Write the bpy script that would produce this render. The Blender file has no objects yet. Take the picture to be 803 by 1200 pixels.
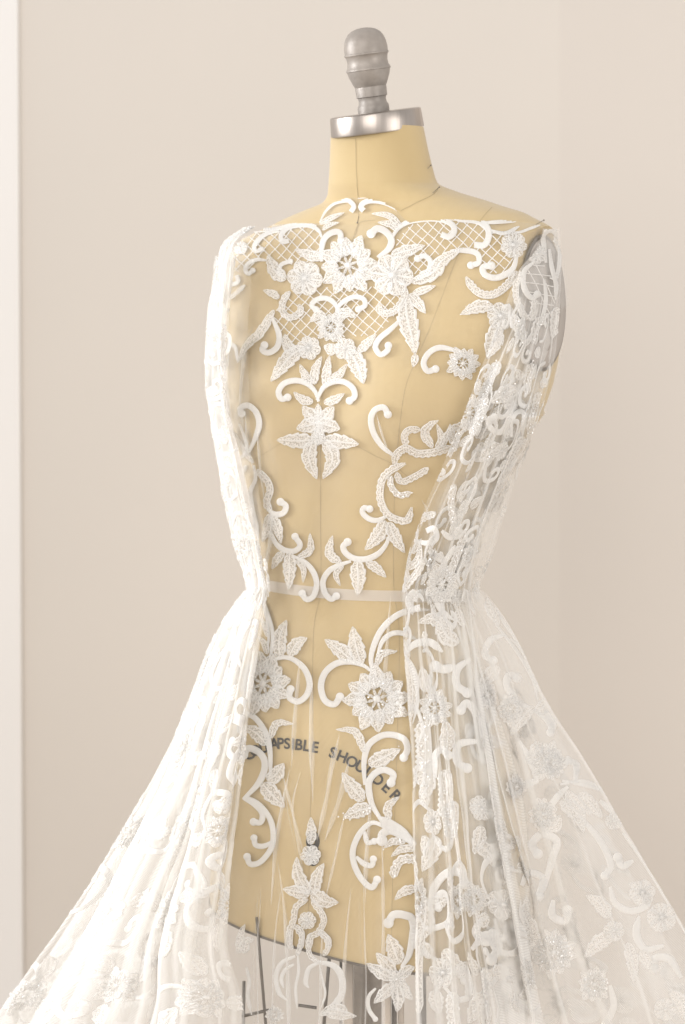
import bpy, bmesh, math, random
import numpy as np
from mathutils import Vector, Matrix
from mathutils.bvhtree import BVHTree
random.seed(7)
R = math.radians
SC = bpy.context.scene
COL = SC.collection

# ---------------------------------------------------------------- camera
D = 2.0            # metres from the lens to the plane y = 0 (one millimetre there is one photo pixel)
EYE = 1.45         # lens height
HOR = 300.0        # photo row of the eye level
cd = bpy.data.cameras.new("camera"); cam = bpy.data.objects.new("camera", cd); COL.objects.link(cam)
cam.location = (0, -D, EYE); cam.rotation_euler = (R(90), 0, 0)
cd.sensor_fit = 'VERTICAL'; cd.sensor_height = 24; cd.lens = 24 * D / 1.2
cd.shift_y = -(600 - HOR) / 1200.0
cd.clip_end = 60; cd.clip_start = 0.05
cd.dof.use_dof = True; cd.dof.focus_distance = 1.88; cd.dof.aperture_fstop = 2.8
SC.camera = cam

# ---------------------------------------------------------------- world, lamps, exposure
w = bpy.data.worlds.new("World"); SC.world = w; w.use_nodes = True
bg = w.node_tree.nodes['Background']
bg.inputs[0].default_value = (1.0, 0.975, 0.955, 1); bg.inputs[1].default_value = 0.82

def area(name, loc, target, size, power, color, spread=180):
    l = bpy.data.lights.new(name, 'AREA'); l.shape = 'RECTANGLE'; l.size, l.size_y = size
    l.energy = power; l.color = color; l.spread = R(spread)
    o = bpy.data.objects.new(name, l); COL.objects.link(o); o.location = loc
    o.rotation_euler = (Vector(target) - Vector(loc)).to_track_quat('-Z', 'Y').to_euler()
    return o
area('window_light', (-1.8, -0.12, 1.30), (0.0, -0.10, 1.0), (1.0, 2.0), 7.5, (0.97, 0.985, 1.0), 48)
area('front_fill', (-1.0, -3.0, 2.1), (0.1, .4, 1.1), (1.8, 1.8), 38, (1.0, 0.97, 0.94))  # unseen soft fill added in front to lift the overall light
area('right_fill', (2.0, -2.1, 1.5), (0.25, 0.2, .65), (1.4, 1.8), 27, (1.0, 0.97, 0.94))  # unseen fill added at right front to brighten neck, lace and skirt there
SC.view_settings.view_transform = 'Standard'; SC.view_settings.look = 'None'
SC.view_settings.exposure = 0.0; SC.view_settings.gamma = 1.0
SC.cycles.transparent_max_bounces = 40; SC.cycles.max_bounces = 10; SC.cycles.transmission_bounces = 6
SC.cycles.use_denoising = True; SC.cycles.caustics_reflective = False; SC.cycles.caustics_refractive = False
SC.cycles.sample_clamp_indirect = 4.0

# ---------------------------------------------------------------- small helpers
def pt(px, py, d=0.0):
    """photo column/row and millimetres in front of the plane y=0 -> world point"""
    k = (D - d / 1000.0) / D
    return Vector(((px - 401.5) / 1000.0 * k, -d / 1000.0, EYE - (py - HOR) / 1000.0 * k))

def link(name, verts, faces, mats, parent=None, smooth=True, uvs=None, midx=None):
    me = bpy.data.meshes.new(name)
    me.from_pydata([tuple(v) for v in verts], [], faces)
    for m in (mats if isinstance(mats, (list, tuple)) else [mats]): me.materials.append(m)
    if midx is not None: me.polygons.foreach_set('material_index', midx)
    if smooth: me.polygons.foreach_set('use_smooth', [True] * len(faces))
    if uvs is not None:
        ul = me.uv_layers.new(name='UVMap')
        li = np.empty(len(me.loops), dtype=np.int32); me.loops.foreach_get('vertex_index', li)
        ul.data.foreach_set('uv', np.asarray(uvs, dtype=np.float32)[li].ravel())
    me.update()
    o = bpy.data.objects.new(name, me); COL.objects.link(o)
    if parent: o.parent = parent
    return o

def tag(o, label=None, cat=None, group=None, kind=None):
    for k, v in (('label', label), ('category', cat), ('group', group), ('kind', kind)):
        if v: o[k] = v
    return o

def empty(name, loc, label, cat, group=None):
    o = bpy.data.objects.new(name, None); COL.objects.link(o); o.location = loc; o.empty_display_size = .05
    bpy.context.view_layer.update()
    return tag(o, label, cat, group)

def root_child(o, root):
    """parent while keeping the mesh where it was built (world coordinates)"""
    o.parent = root; o.matrix_parent_inverse = Matrix.Translation(root.location).inverted(); return o

def crom(P, n_per=8, closed=False):
    P = [np.array(p, float) for p in P]
    if len(P) == 2: P = [P[0], (P[0] + P[1]) / 2, P[1]]
    Q = [2 * P[0] - P[1]] + P + [2 * P[-1] - P[-2]]
    out = []
    for i in range(1, len(Q) - 2):
        a, b, c, d = Q[i - 1], Q[i], Q[i + 1], Q[i + 2]
        for k in range(n_per):
            t = k / n_per
            out.append(.5 * ((2 * b) + (-a + c) * t + (2 * a - 5 * b + 4 * c - d) * t * t + (-a + 3 * b - 3 * c + d) * t ** 3))
    out.append(P[-1]); return np.array(out)

def resample(P, step):
    seg = np.linalg.norm(np.diff(P, axis=0), axis=1); L = np.concatenate([[0], np.cumsum(seg)])
    n = max(4, int(L[-1] / step) + 1); s = np.linspace(0, L[-1], n)
    return np.stack([np.interp(s, L, P[:, k]) for k in range(P.shape[1])], 1), s, L[-1]

# ---------------------------------------------------------------- materials
def mat(name):
    m = bpy.data.materials.new(name); m.use_nodes = True; nt = m.node_tree
    return m, nt, nt.nodes, nt.links, nt.nodes['Principled BSDF'], nt.nodes['Material Output']

def simple(name, col, rough=.6, metal=0, noise=0.0, nscale=30, bump=0.0, bscale=400, sheen=0, aniso=0, stretch=None):
    m, nt, N, L, p, out = mat(name)
    p.inputs['Base Color'].default_value = (*col, 1); p.inputs['Roughness'].default_value = rough
    p.inputs['Metallic'].default_value = metal
    if sheen: p.inputs['Sheen Weight'].default_value = sheen
    tc = N.new('ShaderNodeTexCoord'); src = tc.outputs['Object']
    if stretch:
        mp = N.new('ShaderNodeMapping'); mp.inputs['Scale'].default_value = stretch; L.new(src, mp.inputs[0]); src = mp.outputs[0]
    if noise:
        n = N.new('ShaderNodeTexNoise'); n.inputs['Scale'].default_value = nscale; n.inputs['Detail'].default_value = 5; L.new(src, n.inputs['Vector'])
        mr = N.new('ShaderNodeMapRange'); mr.inputs['From Min'].default_value = .3; mr.inputs['From Max'].default_value = .7
        mr.inputs['To Min'].default_value = 1 - noise; mr.inputs['To Max'].default_value = 1 + noise; L.new(n.outputs[0], mr.inputs[0])
        mx = N.new('ShaderNodeVectorMath'); mx.operation = 'SCALE'; mx.inputs[0].default_value = col; L.new(mr.outputs[0], mx.inputs['Scale'])
        L.new(mx.outputs[0], p.inputs['Base Color'])
    if bump:
        n = N.new('ShaderNodeTexNoise'); n.inputs['Scale'].default_value = bscale; n.inputs['Detail'].default_value = 3; L.new(src, n.inputs['Vector'])
        b = N.new('ShaderNodeBump'); b.inputs['Strength'].default_value = bump; b.inputs['Distance'].default_value = .001
        L.new(n.outputs[0], b.inputs['Height']); L.new(b.outputs[0], p.inputs['Normal'])
    return m

M = {}
M['wall'] = simple('wall_paint', (.70, .652, .598), .9, noise=.015, nscale=1.5, bump=.15, bscale=120)
M['wall_r'] = simple('wall_paint_return', (.685, .634, .582), .9, noise=.015, nscale=1.5, bump=.15, bscale=120)
M['casing'] = simple('casing_paint', (.86, .84, .82), .7, noise=.01, nscale=2)
M['floor'] = simple('floor_wood', (.62, .54, .45), .5, noise=.12, nscale=6, stretch=(1, 12, 1))
M['chrome'] = simple('brushed_metal_reflection_bands', (.42, .375, .34), .33, metal=1, noise=.28, nscale=42, bump=.12, bscale=200, stretch=(1, 1, .05))  # upright light and dark bands in the base colour stand in for reflections
M['finial'] = simple('grey_lacquer', (.30, .265, .235), .42, metal=.15, noise=.15, nscale=60, bump=.35, bscale=160)
M['plate'] = simple('grey_plate', (.42, .38, .345), .55, noise=.03, nscale=20)
M['plate_rim'] = simple('dark_plate_rim', (.20, .18, .16), .6)
M['dark'] = simple('dark_steel', (.15, .13, .11), .45, metal=.4, noise=.1)
M['slat'] = simple('pale_slat', (.62, .54, .46), .6)
M['pole'] = simple('steel_pole', (.26, .23, .20), .35, metal=.8, noise=.1, stretch=(1, 1, 6))
M['seam'] = simple('seam_thread', (.34, .26, .15), .8)
M['ink'] = simple('printed_ink', (.05, .043, .036), .85, noise=.3, nscale=300)
M['pin'] = simple('pin_steel', (.25, .22, .18), .3, metal=1)

def canvas():
    m, nt, N, L, p, out = mat('cream_canvas')
    tc = N.new('ShaderNodeTexCoord')
    wv = []
    for ax, rot in (('X', 0), ('Z', 0)):
        t = N.new('ShaderNodeTexWave'); t.bands_direction = ax; t.inputs['Scale'].default_value = 260
        t.inputs['Distortion'].default_value = 1.2; L.new(tc.outputs['Object'], t.inputs['Vector']); wv.append(t)
    add = N.new('ShaderNodeMath'); add.operation = 'ADD'; L.new(wv[0].outputs['Fac'], add.inputs[0]); L.new(wv[1].outputs['Fac'], add.inputs[1])
    b = N.new('ShaderNodeBump'); b.inputs['Strength'].default_value = .5; b.inputs['Distance'].default_value = .0006
    L.new(add.outputs[0], b.inputs['Height']); L.new(b.outputs[0], p.inputs['Normal'])
    n = N.new('ShaderNodeTexNoise'); n.inputs['Scale'].default_value = 7; n.inputs['Detail'].default_value = 6; L.new(tc.outputs['Object'], n.inputs['Vector'])
    cr = N.new('ShaderNodeMix'); cr.data_type = 'RGBA'
    cr.inputs[6].default_value = (.52, .388, .195, 1); cr.inputs[7].default_value = (.575, .438, .232, 1)
    L.new(n.outputs[0], cr.inputs[0]); L.new(cr.outputs[2], p.inputs['Base Color'])
    p.inputs['Roughness'].default_value = .85; p.inputs['Sheen Weight'].default_value = .35; p.inputs['Sheen Roughness'].default_value = .5
    return m
M['canvas'] = canvas()

def tulle(name, dens, col=(.93, .92, .90), vary=.25):
    """very fine net: most of the light passes; seen edge-on the threads close up"""
    m, nt, N, L, p, out = mat(name); N.remove(p)
    df = N.new('ShaderNodeBsdfDiffuse'); df.inputs[0].default_value = (*col, 1)
    tl = N.new('ShaderNodeBsdfTranslucent'); tl.inputs[0].default_value = (*col, 1)
    m1 = N.new('ShaderNodeMixShader'); m1.inputs[0].default_value = .45; L.new(df.outputs[0], m1.inputs[1]); L.new(tl.outputs[0], m1.inputs[2])
    tr = N.new('ShaderNodeBsdfTransparent')
    lw = N.new('ShaderNodeLayerWeight'); lw.inputs['Blend'].default_value = .5
    cs = N.new('ShaderNodeMath'); cs.operation = 'SUBTRACT'; cs.inputs[0].default_value = 1.0; L.new(lw.outputs['Facing'], cs.inputs[1])
    mx = N.new('ShaderNodeMath'); mx.operation = 'MAXIMUM'; L.new(cs.outputs[0], mx.inputs[0]); mx.inputs[1].default_value = .12
    iv = N.new('ShaderNodeMath'); iv.operation = 'DIVIDE'; iv.inputs[0].default_value = 1; L.new(mx.outputs[0], iv.inputs[1])
    pw = N.new('ShaderNodeMath'); pw.operation = 'POWER'; pw.inputs[0].default_value = 1 - dens; L.new(iv.outputs[0], pw.inputs[1])
    al = N.new('ShaderNodeMath'); al.operation = 'SUBTRACT'; al.inputs[0].default_value = 1; L.new(pw.outputs[0], al.inputs[1])
    tc = N.new('ShaderNodeTexCoord'); n = N.new('ShaderNodeTexNoise'); n.inputs['Scale'].default_value = 16; n.inputs['Detail'].default_value = 4
    L.new(tc.outputs['Object'], n.inputs['Vector'])
    mr = N.new('ShaderNodeMapRange'); mr.inputs[1].default_value = .3; mr.inputs[2].default_value = .7
    mr.inputs[3].default_value = 1 - vary; mr.inputs[4].default_value = 1 + vary; L.new(n.outputs[0], mr.inputs[0])
    for ang in (43, -47):          # the threads of the net itself
        mp = N.new('ShaderNodeMapping'); mp.inputs['Rotation'].default_value = (0, R(ang), 0); L.new(tc.outputs['Object'], mp.inputs[0])
        wv = N.new('ShaderNodeTexWave'); wv.bands_direction = 'X'; wv.inputs['Scale'].default_value = 172; wv.inputs['Distortion'].default_value = .6; L.new(mp.outputs[0], wv.inputs['Vector'])
        wr = N.new('ShaderNodeMapRange'); wr.inputs[3].default_value = .88; wr.inputs[4].default_value = 1.12; L.new(wv.outputs['Fac'], wr.inputs[0])
        mm = N.new('ShaderNodeMath'); mm.operation = 'MULTIPLY'; L.new(mr.outputs[0], mm.inputs[0]); L.new(wr.outputs[0], mm.inputs[1]); mr = mm
    mu = N.new('ShaderNodeMath'); mu.operation = 'MULTIPLY'; mu.use_clamp = True; L.new(al.outputs[0], mu.inputs[0]); L.new(mr.outputs[0], mu.inputs[1])
    m2 = N.new('ShaderNodeMixShader'); L.new(mu.outputs[0], m2.inputs[0]); L.new(tr.outputs[0], m2.inputs[1]); L.new(m1.outputs[0], m2.inputs[2])
    L.new(m2.outputs[0], out.inputs[0])
    return m
M['tulle'] = tulle('white_tulle', .095)
M['tulle_drape'] = tulle('gathered_tulle', .20, vary=.25)
M['tulle_skirt'] = tulle('skirt_tulle', .25, vary=.25)
M['tape'] = tulle('waist_tape_ribbon', .76, (.84, .80, .75), .08)

def thread(name, col, kind):
    m, nt, N, L, p, out = mat(name)
    p.inputs['Base Color'].default_value = (*col, 1); p.inputs['Roughness'].default_value = .42
    p.inputs['Sheen Weight'].default_value = .25
    uv = N.new('ShaderNodeUVMap')
    if kind == 'satin':           # stitches laid across the cord
        wv = N.new('ShaderNodeTexWave'); wv.bands_direction = 'X'; wv.inputs['Scale'].default_value = .17
        wv.inputs['Distortion'].default_value = 2.5; wv.inputs['Detail'].default_value = 2; wv.inputs['Detail Scale'].default_value = 1.5
        L.new(uv.outputs[0], wv.inputs['Vector']); h = wv.outputs['Fac']; st, dist = .5, .0005
    else:                         # stippled filling stitch
        vo = N.new('ShaderNodeTexVoronoi'); vo.inputs['Scale'].default_value = .68; vo.inputs['Randomness'].default_value = .9
        L.new(uv.outputs[0], vo.inputs['Vector']); h = vo.outputs['Distance']; st, dist = .5, .0005
    b = N.new('ShaderNodeBump'); b.inputs['Strength'].default_value = st; b.inputs['Distance'].default_value = dist
    L.new(h, b.inputs['Height']); L.new(b.outputs[0], p.inputs['Normal'])
    tl = N.new('ShaderNodeBsdfTranslucent'); tl.inputs[0].default_value = (*col, 1)
    m1 = N.new('ShaderNodeMixShader'); m1.inputs[0].default_value = .25; L.new(p.outputs[0], m1.inputs[1]); L.new(tl.outputs[0], m1.inputs[2])
    last = m1
    if kind != 'satin':
        tr = N.new('ShaderNodeBsdfTransparent'); m2 = N.new('ShaderNodeMixShader')
        mr = N.new('ShaderNodeMapRange'); mr.inputs[1].default_value = .30; mr.inputs[2].default_value = .75
        mr.inputs[3].default_value = .0; mr.inputs[4].default_value = .55; L.new(h, mr.inputs[0]); L.new(mr.outputs[0], m2.inputs[0])
        L.new(m1.outputs[0], m2.inputs[1]); L.new(tr.outputs[0], m2.inputs[2]); last = m2
    L.new(last.outputs[0], out.inputs[0])
    return m
M['satin'] = thread('satin_stitch_thread', (.80, .78, .75), 'satin')
M['fill'] = thread('filling_stitch_thread', (.80, .775, .74), 'fill')
M['bead'] = simple('clear_sequin', (.95, .94, .93), .15, metal=.25)
LACE = [M['satin'], M['fill']]

# ---------------------------------------------------------------- the room behind
WY = 1.0
def quad(name, pts, m, thick=None, parent=None):
    return link(name, pts, [(0, 1, 2, 3)], m, parent, smooth=False)
cx = .3815                                       # where the two stretches of wall meet
def slab(name, a, b, z0, z1, th, m):
    """upright slab from plan point a to b, th metres deep away from the lens"""
    a, b = Vector((*a, 0)), Vector((*b, 0)); n = Vector((-(b - a).y, (b - a).x, 0)).normalized() * th
    v = [a, b, b + n, a + n]; V = [Vector((p.x, p.y, z0)) for p in v] + [Vector((p.x, p.y, z1)) for p in v]
    F = [(0, 3, 2, 1), (4, 5, 6, 7), (0, 1, 5, 4), (1, 2, 6, 5), (2, 3, 7, 6), (3, 0, 4, 7)]
    o = link(name, V, F, m, smooth=False)
    bv = o.modifiers.new('edge', 'BEVEL'); bv.width = .004; bv.segments = 3
    if name in ('back_wall', 'side_wall'): o.modifiers.remove(bv)
    return o
tag(slab('back_wall', (-2.4, WY), (cx, WY), 0, 2.7, .12, M['wall']), kind='structure')
tag(slab('side_wall', (cx - .0, WY), (2.2, WY - .16), 0, 2.7, .12, M['wall_r']), kind='structure')
tag(link('floor', [(-2.4, -3.6, 0), (2.4, -3.6, 0), (2.4, WY, 0), (-2.4, WY, 0)], [(0, 1, 2, 3)], M['floor'], smooth=False), kind='structure')
cs = slab('wall_pier', (-2.4, .984), (-.5565, .984), 0.001, 2.7, .0155, M['casing'])
tag(cs, kind='structure'); cs.rotation_euler = (0, R(-0.3), 0)
cs.location.x = -.0016

# ---------------------------------------------------------------- dress form
TH = R(35); LX, LY = math.cos(TH), -math.sin(TH)       # the form's own left, in plan
FX, FY = -math.sin(TH), -math.cos(TH)                  # the way the form faces
TAB = np.array([  # row, left, right, half depth
 (150,388,496,46),(175,387,501,47),(200,386,507,49),(215,385,512,52),(226,384,535,56),(236,378,565,60),(244,358,586,63),
 (251,340,606,66),(258,324,618,69),(264,312,629,71),(271,295,638,74),(280,277,646,78),(290,268,654,82),(304,262,664,87),(340,256,672,96),(380,256,666,104),
 (420,258,655,108),(460,262,638,110),(500,268,612,106),(550,280,585,96),(600,291,562,88),(650,299,549,82),(695,302,543,80),
 (740,296,550,86),(800,281,566,98),(860,268,582,107),(920,260,594,113),(1000,255,600,118),(1100,253,602,119),(1250,249,608,122),(1400,244,614,126)], float)
from bisect import bisect
def pch(xs, ys, x):
    """monotone cubic through the table"""
    xs, ys = np.asarray(xs, float), np.asarray(ys, float)
    h = np.diff(xs); dl = np.diff(ys) / h; m = np.zeros_like(ys)
    for i in range(1, len(xs) - 1):
        if dl[i - 1] * dl[i] > 0:
            w1, w2 = 2 * h[i] + h[i - 1], h[i] + 2 * h[i - 1]; m[i] = (w1 + w2) / (w1 / dl[i - 1] + w2 / dl[i])
    m[0], m[-1] = dl[0], dl[-1]
    x = np.clip(np.asarray(x, float), xs[0], xs[-1]); i = np.clip(np.searchsorted(xs, x) - 1, 0, len(xs) - 2)
    t = (x - xs[i]) / h[i]
    return ((1 + 2 * t) * (1 - t) ** 2) * ys[i] + t * (1 - t) ** 2 * h[i] * m[i] + t * t * (3 - 2 * t) * ys[i + 1] + t * t * (t - 1) * h[i] * m[i + 1]
UC = 190.0
def ring(row, n=160, grow=0.0):
    l, r, b = (float(pch(TAB[:, 0], TAB[:, k], row)) for k in (1, 2, 3))
    xc, e = (l + r) / 2 - 401.5, (r - l) / 2
    a = math.sqrt(max((e * e - (b * LY) ** 2), 100)) / LX
    z = EYE - (row - HOR) / 1000
    out = []
    for i in range(n):
        t = 2 * math.pi * i / n
        ex = 2 / (2 + .7 * min(1, max(0, (row - 780) / 150)))          # the hips are squarer in plan
        ct, st_ = math.cos(t), math.sin(t)
        u, f = a * math.copysign(abs(ct) ** ex, ct), b * math.copysign(abs(st_) ** ex, st_)
        if 262 < row < 470:
            cl = UC if u > 0 else 212
            cl = cl if row > 285 else cl + (285 - row) * .2
            if abs(u) > cl: u = math.copysign(cl + (abs(u) - cl) * .04, u)
        if f > 0:
            for su in (-78, 78):
                f += 15 * math.exp(-((u - su) ** 2) / (2 * 42 ** 2) - ((row - 455) ** 2) / (2 * 42 ** 2)) * min(1, f / 40)
        k = 1 + grow / max(30, math.hypot(u, f))
        u, f = u * k, f * k
        out.append(Vector(((xc + u * LX + f * FX) / 1000, (u * LY + f * FY) / 1000, z)))
    return out
def body(rows, grow=0.0, n=160, cap=True):
    V, F = [], []
    for r in rows: V += ring(r, n, grow)
    for k in range(len(rows) - 1):
        for i in range(n):
            j = (i + 1) % n
            F.append((k * n + i, k * n + j, (k + 1) * n + j, (k + 1) * n + i))
    if cap:
        F.append(tuple(range(n - 1, -1, -1))); F.append(tuple((len(rows) - 1) * n + i for i in range(n)))
    return V, F
rows = list(np.concatenate([np.arange(150, 215, 5), np.arange(215, 300, 2.0), np.arange(300, 1070, 8), [1073]]))
rows_g = list(np.concatenate([np.arange(150, 215, 5), np.arange(215, 300, 2.0), np.arange(300, 1401, 8)]))
VB, FB = body(rows)
CAM = Vector((0, -D, EYE))
BV_BODY = BVHTree.FromPolygons(*body(rows_g))
def hit(bvh, px, py):
    d = (pt(px, py) - CAM).normalized()
    p, n, i, t = bvh.ray_cast(CAM, d)
    if p is None: return None, None
    if n.dot(d) > 0: n = -n
    return p, n

form = empty('dress_form', pt(428, 1950, 0), 'cream canvas tailor\'s dress form with metal neck cap under the white lace gown', 'dress form')
form.location = Vector((.03, 0, 0)); bpy.context.view_layer.update()
def P(o, root=form): return root_child(o, root)
t = P(link('torso', VB, FB, M['canvas'])); t.modifiers.new('edge', 'EDGE_SPLIT').split_angle = R(50)
# dark turned hem under the canvas edge
hr = ring(1073, 160, 1.2); V = []; F = []
for dz in (0.0008, -.0022): V += [v + Vector((0, 0, dz)) for v in hr]
n = 160
F = [(i, (i + 1) % n, n + (i + 1) % n, n + i) for i in range(n)] + [tuple(n + i for i in range(n - 1, -1, -1))]
P(link('hem_rim', V, F, M['dark'], smooth=False))

# arm plate on the form's left side, an oval flush on the flat of the shoulder
def plate(name, sc, lift, m, sm=True):
    V, F = [], []; K = 48; u = UC + 1.6
    xc = (256 + 672) / 2 - 401.5
    def pp(f, row, lift_): 
        uu = UC + 1.2 + lift_
        return Vector(((xc + 0 + uu * LX + f * FX) / 1000, (uu * LY + f * FY) / 1000, EYE - (row - HOR) / 1000))
    rings = ((sc, 0), (sc * .985, lift), (sc * .6, lift * 1.1), (sc * .2, lift * 1.2))
    for s, lf in rings:
        for i in range(K):
            a = 2 * math.pi * i / K
            wv = 54 * (1 - .10 * math.sin(a)) 
            V.append(pp(wv * s * math.cos(a) - 2, 352 - 76 * s * math.sin(a), lf + 1.6))
    for k in range(3):
        for i in range(K): F.append((k * K + i, k * K + (i + 1) % K, (k + 1) * K + (i + 1) % K, (k + 1) * K + i))
    F.append(tuple(3 * K + i for i in range(K)))
    return link(name, V, F, m, smooth=sm)
P(plate('plate_rim', 1.0, 1.2, M['plate_rim']))
P(plate('arm_plate', .95, 2.4, M['plate']))
P(plate('plate_recess', .72, 3.0, M['plate']))

# seams and darts as fine stitched lines on the canvas
def ribbon_on(bvh, pts, wpx, lift, name, m, parent, step=4):
    c, s, L = resample(crom(pts), step); V = []; F = []
    tg = np.gradient(c, axis=0); tg /= np.linalg.norm(tg, axis=1)[:, None]; nn = np.stack([-tg[:, 1], tg[:, 0]], 1)
    ok = []
    for q, nv in zip(c, nn):
        row = []
        for sgn in (-1, 1):
            p, no = hit(bvh, *(q + nv * sgn * wpx / 2))
            if p is None: row = None; break
            row.append(p + no * lift)
        if row: ok.append(row)
    for r in ok: V += r
    F = [(2 * i, 2 * i + 1, 2 * i + 3, 2 * i + 2) for i in range(len(ok) - 1)]
    return root_child(link(name, V, F, m), parent)
for pts in ([(417, 162), (418, 200), (420, 262), (408, 300), (385, 400), (377, 480), (376, 600), (376, 690), (368, 740), (366, 860), (363, 1000), (361, 1098)],
            [(545, 285), (534.5, 305), (505, 382), (484, 430), (474, 461), (466, 525), (462, 600), (462, 690), (468, 740), (466, 860), (461, 1010), (459, 1098)],
            [(296, 540), (311, 531), (329, 520), (352, 512)], [(402, 515), (422, 524.5), (440, 534), (459, 543), (480, 560)],
            [(470, 247), (490, 237), (508, 228), (514, 220)], [(563, 259), (570, 250), (577, 243)],
            [(398, 300), (412, 285), (421, 262), (440, 258)]):
    ribbon_on(BV_BODY, pts, .42, .0005, 'seam', M['seam'], form)

# metal cap and turned finial, both tipped the way the neck leans
capT = Matrix.Translation(pt(442.5, 153, 0)) @ Matrix.Rotation(R(-7.4), 4, 'Y') @ Matrix.Rotation(R(5.3), 4, 'X')
def lathe(name, prof, m, mw, seg=64, sx=1, sy=1, off=(0, 0, 0), smooth_angle=40):
    V, F = [], []
    for r, h in prof:
        for i in range(seg):
            a = 2 * math.pi * i / seg; V.append(mw @ Vector((off[0] / 1000 + r * sx * math.cos(a) / 1000, off[1] / 1000 + r * sy * math.sin(a) / 1000, h / 1000 + off[2] / 1000)))
    for k in range(len(prof) - 1):
        for i in range(seg): F.append((k * seg + i, k * seg + (i + 1) % seg, (k + 1) * seg + (i + 1) % seg, (k + 1) * seg + i))
    F.append(tuple(range(seg - 1, -1, -1))); F.append(tuple((len(prof) - 1) * seg + i for i in range(seg)))
    o = link(name, V, F, m); o.modifiers.new('edge', 'EDGE_SPLIT').split_angle = R(smooth_angle); return o
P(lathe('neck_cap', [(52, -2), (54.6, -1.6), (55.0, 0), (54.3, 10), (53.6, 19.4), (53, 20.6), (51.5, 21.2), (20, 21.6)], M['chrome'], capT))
prof = [(18.5, 0), (18.7, 6), (18.2, 8.5), (16.6, 11), (16.0, 15), (16.8, 18), (18.2, 19), (18.5, 29), (18.1, 30.5), (18.6, 31), (21.4, 37), (23.8, 43), (25.1, 48),
        (25.3, 49.2), (26.2, 49.8), (26.3, 51), (25.6, 52.2), (24.3, 55), (23.5, 60), (24.2, 65), (25.2, 67.4), (26.2, 68), (26.2, 69.3), (25.4, 70.2), (25.5, 76), (24.6, 82),
        (22.6, 88), (19.2, 93), (14.5, 96.5), (9, 98.4), (4, 99.2)]
P(lathe('finial', prof, M['finial'], capT, off=(-1.5, 0, 21.4), smooth_angle=38))

# printing on the front of the canvas
def glyph(ch, px, py, ang, h, wf, bold=0.0, name='printed_letter'):
    cu = bpy.data.curves.new(name, 'FONT'); cu.body = ch; cu.align_x = 'CENTER'; cu.align_y = 'CENTER'; cu.size = 1; cu.resolution_u = 4; cu.offset = bold
    o = bpy.data.objects.new(name, cu); COL.objects.link(o); bpy.context.view_layer.update()
    me = bpy.data.meshes.new_from_object(o.evaluated_get(bpy.context.evaluated_depsgraph_get()))
    bpy.data.objects.remove(o); bpy.data.curves.remove(cu)
    vs = np.array([v.co[:2] for v in me.vertices]); mid = (vs.max(0) + vs.min(0)) / 2; hh = vs[:, 1].max() - vs[:, 1].min()
    ca, sa = math.cos(R(ang)), math.sin(R(ang)); V = []
    for x, y in (vs - mid):
        x, y = x / hh * h * wf, -y / hh * h
        p, no = hit(BV_BODY, px + x * ca - y * sa, py + x * sa + y * ca)
        V.append(p + no * .0007)
    F = [tuple(pl.vertices) for pl in me.polygons]; bpy.data.meshes.remove(me)
    return P(link(name, V, F, M['ink'], smooth=False))
for ch, x, y, a in (('C', 292, 884, -24), ('O', 300, 879.5, -18), ('L', 308.5, 876, -12), ('L', 315, 873.5, -8), ('A', 322, 871.5, -4), ('P', 329.5, 871, -1), ('S', 337, 871.2, 1), ('I', 343.8, 871.8, 3),
                    ('B', 351, 872.6, 5), ('L', 360, 873.8, 7), ('E', 370, 875.5, 9), ('S', 390.5, 881.8, 17), ('H', 401.5, 886.5, 21), ('O', 412.8, 892.4, 25), ('U', 423, 898.5, 30),
                    ('L', 433, 905.5, 34), ('D', 443.5, 913.5, 38), ('E', 454, 922.5, 42), ('R', 464.5, 932.6, 46)):
    glyph(ch, x, y, a, 13.2, .92 if x < 380 else .98, .026)
glyph('8', 367, 994, 0, 42, .62, .03, 'printed_numeral')

# collapsible frame showing below the canvas hem, and the pole that carries the form
def tube(name, pts, r, m, seg=8, flat=1.0, parent=form):
    pts = [Vector(p) for p in pts]; V = []; F = []
    for i, p in enumerate(pts):
        t = (pts[min(i + 1, len(pts) - 1)] - pts[max(i - 1, 0)]).normalized()
        ax = t.cross(Vector((0, 1, 0))); ax = ax.normalized() if ax.length > 1e-4 else Vector((1, 0, 0)); bx = t.cross(ax).normalized()
        for k in range(seg):
            a = 2 * math.pi * k / seg; V.append(p + ax * r * math.cos(a) + bx * r * flat * math.sin(a))
    for i in range(len(pts) - 1):
        for k in range(seg): F.append((i * seg + k, i * seg + (k + 1) % seg, (i + 1) * seg + (k + 1) % seg, (i + 1) * seg + k))
    F.append(tuple(range(seg - 1, -1, -1))); F.append(tuple((len(pts) - 1) * seg + k for k in range(seg)))
    o = link(name, V, F, m); 
    return root_child(o, parent)
for a, b, r, mm in (((301, 1075, 60), (312, 1206, 60), .0017, 'dark'), ((286, 1150, -60), (284, 1320, -60), .002, 'dark'), ((387, 1110, 90), (379, 1210, 80), .0020, 'dark'),
                ((399.5, 1110, 60), (400, 1330, 60), .0016, 'dark'), ((462, 1118, 80), (462, 1330, 80), .0030, 'dark'), ((495, 1118, 80), (497, 1330, 80), .004, 'dark')):
    tube('frame_rod', [pt(*a), pt(*b)], r, M[mm])
for a, b, r in (((409, 1105, 70), (409, 1330, 70), .0048), ((453, 1110, 95), (453, 1330, 95), .0050), ((470, 1110, 70), (470, 1330, 70), .0035)):
    tube('frame_slat', [pt(*a), pt(*b)], r, M['slat'], flat=.25)
for a, b in (((284, 1191, 50), (318, 1183, 60)), ((350, 1178, 70), (371, 1181, 75)), ((313, 1206, 60), (480, 1222, 80))):
    tube('frame_crosspiece', [pt(*a), pt(*b)], .0018, M['dark'])
pc = pt(431, 1100, 0)
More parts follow.
